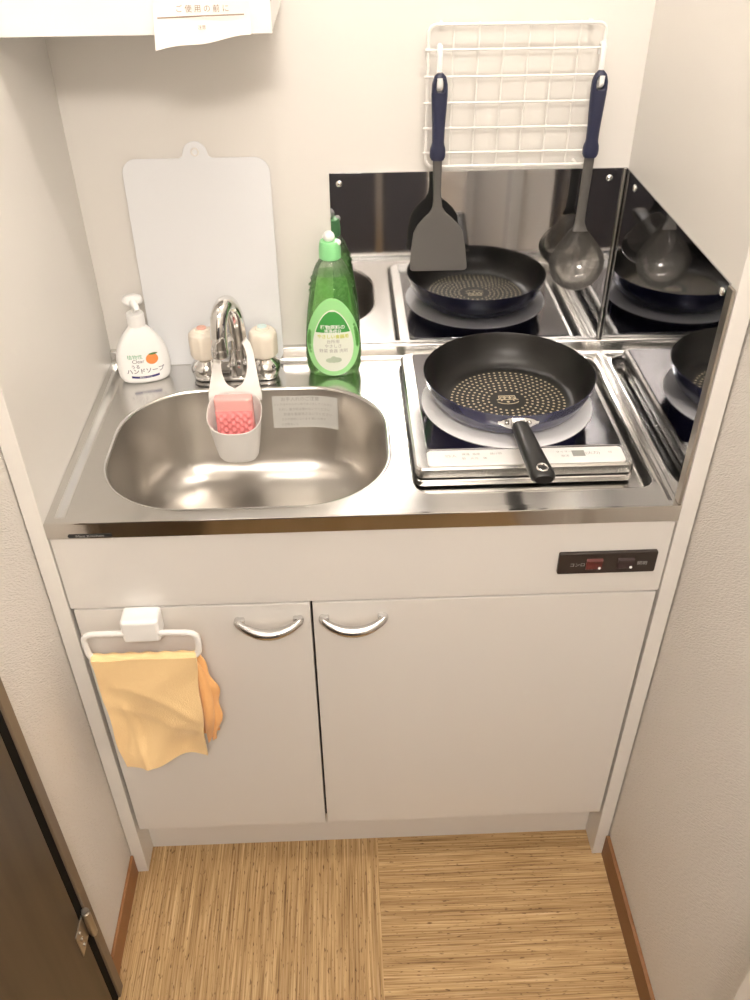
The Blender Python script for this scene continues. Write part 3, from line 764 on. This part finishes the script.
# ------------------------------------------------------------------ wire rack on the wall
wr = thing('wire_rack', 'white wire grid rack fixed to the back wall above the steel splash guard', 'rack', (.695, .457, 1.24))
YR = .4640; gx0, gx1, gz0, gz1 = .5640, .8265, 1.2385, 1.4405
fm = MB(); fm.tube([(u, YR, v) for u, v in rrect(gx0, gx1, gz0, gz1, .012, 5)], .0026, 8, True)
link('frame', fm, 'wire', wr)
for k in range(1, 7):
    x = gx0+(gx1-gx0)*k/7; link('vertical_wire', MB().tube([(x, YR+.0030, gz0-.002), (x, YR+.0030, gz1+.003)], .0016, 7), 'wire', wr)
for k in range(5):
    z = 1.4075-.0367*k; link('horizontal_wire', MB().tube([(gx0-.005, YR-.0030, z), (gx1+.004, YR-.0030, z)], .0018, 7), 'wire', wr)
for x in (gx0+.02, gx1-.02):
    for z in (gz1, gz0): link('wall_clip', MB().tube([(x, YR+.001, z), (x, D-.0002, z)], .0028, 8), 'wire', wr)
UY = .4480                                   # plane in which the utensils hang
def hook(x, label):
    z = 1.4075; mb = MB()
    pts = [(x, YR+.0035, z-.010), (x, YR+.0040, z+.003), (x, YR-.0030, z+.0062), (x, YR-.0105, z+.002), (x, YR-.0112, z-.020), (x, YR-.0112, z-.044), (x, YR-.0165, z-.0500), (x, YR-.0235, z-.046), (x, YR-.0245, z-.0345)]
    mb.tube(smooth_path(pts, 5), .0026, 8, sy=1.6)
    tag(link('hook', mb, 'white_bright', None, (x, YR, z)), label, 'hook', 'utensil hooks on the wire rack')
hook(.5805, 'white hook on the wire rack holding the grey spatula')
hook(.8235, 'white hook on the wire rack holding the ladle')

# ------------------------------------------------------------------ spatula and ladle
def grip(mb, cx, y, tab, zc_hole, hw, hh):
    """handle from bottom to top with a long hole: two legs round the hole joined at the tip"""
    def ring(x0, x1, z, th):
        a, b = (x1-x0)/2, th; m_ = (x0+x1)/2
        return [(m_+a*math.copysign(abs(math.cos(t))**.8, math.cos(t)), y+b*math.copysign(abs(math.sin(t))**.8, math.sin(t)), z) for t in [2*PI*k/16 for k in range(16)]]
    z0, z1 = tab[0][0], tab[-1][0]; zb, zt_ = zc_hole-hh, zc_hole+hh
    zs = [z0+(zb-z0)*k/22 for k in range(23)]
    mb.loft([ring(cx-interp(tab, z)[0], cx+interp(tab, z)[0], z, interp(tab, z)[1]) for z in zs])
    zs = [zb-.0006+(zt_-zb+.0012)*k/14 for k in range(15)]
    for s in (-1, 1):
        lp = []
        for z in zs:
            w_, th = interp(tab, z); q = max(-1, min(1, (z-zc_hole)/hh)); h_ = hw*math.sqrt(max(0, 1-abs(q)**3))
            a, b = sorted((cx+s*h_, cx+s*w_)); lp.append(ring(a, b, z, th))
        mb.loft(lp)
    zs = [zt_+(z1-zt_)*k/6 for k in range(7)]
    mb.loft([ring(cx-interp(tab, z)[0], cx+interp(tab, z)[0], z, interp(tab, z)[1]) for z in zs])
spt = thing('spatula', 'grey nylon spatula with navy handle hanging on the left side of the wire rack', 'spatula', (.583, UY, 1.08))
GT = [(0, .0100, .0080), (.005, .0125, .0090), (.016, .0125, .0090), (.024, .0095, .0082), (.045, .0098, .0082), (.07, .0112, .0080), (.095, .0125, .0076), (.110, .0118, .0070), (.120, .0090, .0060), (.125, .0040, .0040)]
gr = MB(); grip(gr, .5815, UY, [(1.2540+z, a, b) for z, a, b in GT], 1.3620, .0052, .0095)
link('handle', gr, 'navy_rubber', spt, angle=60)
bl = MB(); loops = []
for z, hwid, x, y, th in ((1.2560, .0075, .5815, UY, .0050), (1.235, .0070, .5820, UY, .0045), (1.205, .0064, .5828, UY, .0040), (1.190, .0068, .5835, UY-.001, .0036), (1.179, .0085, .5840, UY-.002, .0032), (1.171, .0135, .5845, UY-.0025, .0028), (1.163, .0230, .5850, UY-.003, .0024), (1.152, .0335, .5856, UY-.004, .0020), (1.1395, .0408, .5862, UY-.005, .0018), (1.115, .0450, .5870, UY-.008, .0016), (1.090, .0475, .5878, UY-.011, .0014), (1.0800, .0480, .5880, UY-.0125, .0012), (1.0765, .0440, .5880, UY-.0130, .0008)):
    loops.append([(x+hwid*math.copysign(abs(math.cos(t))**.55, math.cos(t)), y+th*math.copysign(abs(math.sin(t))**.7, math.sin(t)), z) for t in [2*PI*k/32 for k in range(32)]])
bl.loft(loops); link('blade', bl, 'grey_nylon', spt, angle=60)
ld = thing('ladle', 'smoky clear ladle with navy handle hanging on the right side of the wire rack', 'ladle', (.82, UY, 1.08))
gr = MB(); grip(gr, .8230, UY, [(1.2540+z, a, b) for z, a, b in GT], 1.3620, .0052, .0095)
link('handle', gr, 'navy_rubber', ld, angle=60)
sf_ = MB(); loops = []
for z, w_, x, y, th in ((1.2560, .0082, .8230, UY, .0050), (1.22, .0080, .8225, UY, .0045), (1.17, .0078, .8215, UY, .0038), (1.150, .0080, .8210, UY-.001, .0034), (1.141, .0110, .8215, UY-.004, .0026), (1.136, .0125, .8220, UY-.006, .0015)):
    loops.append([(x+w_*math.cos(t), y+th*math.sin(t), z) for t in [2*PI*k/16 for k in range(16)]])
sf_.loft(loops); link('shaft', sf_, 'grey_nylon', ld, angle=60)
bc = Vector((.8225, UY-.010, 1.0850)); RX_ = Matrix.Rotation(math.radians(72), 3, 'X')
prof = [(.0465, .0008), (.0472, -.0006), (.0462, -.006), (.0425, -.015), (.035, -.0235), (.024, -.029), (.010, -.0315), (.001, -.032), (.001, -.0305), (.0095, -.030), (.0230, -.0275), (.0335, -.0222), (.0410, -.0140), (.0446, -.006), (.0455, .0002), (.0465, .0008)]
bm_ = MB().lathe(prof, (0, 0, 0), 56)
vv = []
for x, y, z in bm_.v:          # the top of the bowl draws up into the shaft
    q = max(0, y)/.0472
    vv.append(bc+RX_ @ Vector((x*(1-.42*q*q), y*(1+.30*q*q), z*(1-.35*q))))
bm_.v = vv
link('bowl', bm_, 'smoky', ld, angle=60)

# ------------------------------------------------------------------ towel holder and towel on the left door
th = thing('towel_holder', 'white plastic over-door towel holder on the left cabinet door', 'towel holder', (.11, -.02, .70))
bk = MB(); bk.box(.0810, .1380, -.036, .0012, .694, .738, .006, 3)
bk.box(.0870, .1350, -.0080, .0026, .722, .7318, .0015)
bk.box(.0850, .1330, -.0045, .0027, .672, .696, .0015)
link('bracket', bk, 'white_bright', th)
TB = .6585
pts = [(.150-.04, -.031, .7115), (.021, -.031, .7115), (.024, -.033, TB), (.190, -.033, TB), (.193, -.031, .7085), (.11, -.031, .7115)]
link('bar', MB().tube(fillet(pts, .018, 6), .0052, 12, sy=.85), 'white_plastic', th)
def towel():
    def sheet(x0t, x1t, x0b, x1b, zt_, zb0, zb1, y, amp, ph, nx=40, nz=44):
        rows = []
        for j in range(nz+1):
            v = j/nz; row = []
            for i in range(nx+1):
                u = i/nx; x = (x0t+(x0b-x0t)*v)+((x1t-x0t)+((x1b-x0b)-(x1t-x0t))*v)*u
                zb = zb0+(zb1-zb0)*u+.0016*math.sin(u*11+ph)
                z = zt_+(zb-zt_)*v
                f = math.sin(9*u+3.2*v+ph)*.35+math.sin(14*(u*.55+v*.8)+ph*2)*.30+math.sin(5*(u-v*1.3)+ph)*.5+.45*math.exp(-((v-.22-.45*u*u)/.045)**2)*math.sin(PI*u)+.35*math.exp(-((v-.36-.40*u)/.05)**2)*(1-u*.6)+.3*math.exp(-((u-.12-.15*v)/.04)**2)
                yy = y-amp*(.15+v*.9)*(f*.6+.5)
                row.append((x+.0015*math.sin(v*13+ph), yy, z))
            rows.append(row)
        return rows
    def solid(front, back_y=.0045):
        back = [[(x, y+back_y, z) for x, y, z in r] for r in front]
        mb = MB(); mb.loft(front, False, False, closed=False); mb.loft(back, False, False, closed=False)
        edge = lambda a, b: mb.loft([a, b], False, False, closed=False)
        edge(front[0], back[0]); edge(front[-1], back[-1]); edge([r[0] for r in front], [r[0] for r in back]); edge([r[-1] for r in front], [r[-1] for r in back])
        return mb
    t = thing('towel', 'light orange cloth folded over the white towel holder', 'towel', (.11, -.035, .665))
    fr_ = sheet(.0275, .1860, .0385, .1770, TB+.0085, .414, .440, -.0425, .0190, .6)
    mb = solid(fr_)
    # rolled fold over the bar
    roll = []
    for k in range(9):
        a = PI*k/8
        roll.append([(x, -.0335-.0085*math.cos(a), TB+.0075*math.sin(a)+.003+.0012*math.sin(x*240)) for x in [.0270+.1595*i/40 for i in range(41)]])
    mb2 = MB(); mb2.loft(roll, False, False, closed=False)
    mb.add(mb2.v, mb2.f)
    link('front_layer', mb, 'towel', t, angle=70)
    bk_ = sheet(.0330, .1880, .0450, .1985, TB-.004, .432, .470, -.0215, .006, 2.2, 30, 36)
    link('back_layer', solid(bk_, .003), 'towel_edge', t, angle=70, label='deeper orange rear layer')
    def bulge(x, w_, y, seed):
        rows = []
        for j in range(31):
            v = j/30; row = []
            for i in range(9):
                u = i/8
                xx = x(v)+w_(v)*u; row.append((xx, y-.008*math.sin(PI*u)*math.sin(PI*v)-.0025*math.sin(9*v+seed), .655-.205*v+.006*u))
            rows.append(row)
        return rows
    for k, (xf, wf, y) in enumerate(((lambda v: .180+.006*v, lambda v: .004+.022*math.sin(PI*min(1, v*.95+.03))**.8+.003*math.sin(v*19), -.030), (lambda v: .179, lambda v: .004+.017*math.sin(PI*min(1, v*.98+.02))**.8, -.0385))):
        link('folded_edge', solid(bulge(xf, wf, y, k*2), .003), 'towel_edge', t, angle=70)
towel()

# ------------------------------------------------------------------ added behind the camera: stand-in for the photographer's dark reflection
lc = thing('photographer_stand_in', 'dark navy cabinet-shaped stand-in for the photographer, seen only mirrored in the splash guards', 'cabinet', (.35, -1.40, 0))
link('body', MB().box(.02, .735, -1.60, -1.235, .06, 1.04, .003), 'navy_stand_in', lc)
for x0, x1 in ((.024, .33), (.334, .545), (.575, .731)): link('door', MB().box(x0, x1, -1.2345, -1.214, .065, 1.035, .002), 'navy_stand_in', lc)
link('pale_gap_strip', MB().box(.5465, .5735, -1.2345, -1.218, .065, 1.035, .002), 'satin_chrome', lc)  # pale strip in place of the bright gap between the reflected dark shapes
link('plinth', MB().box(.04, .715, -1.59, -1.25, .0005, .0595), 'rubber', lc)
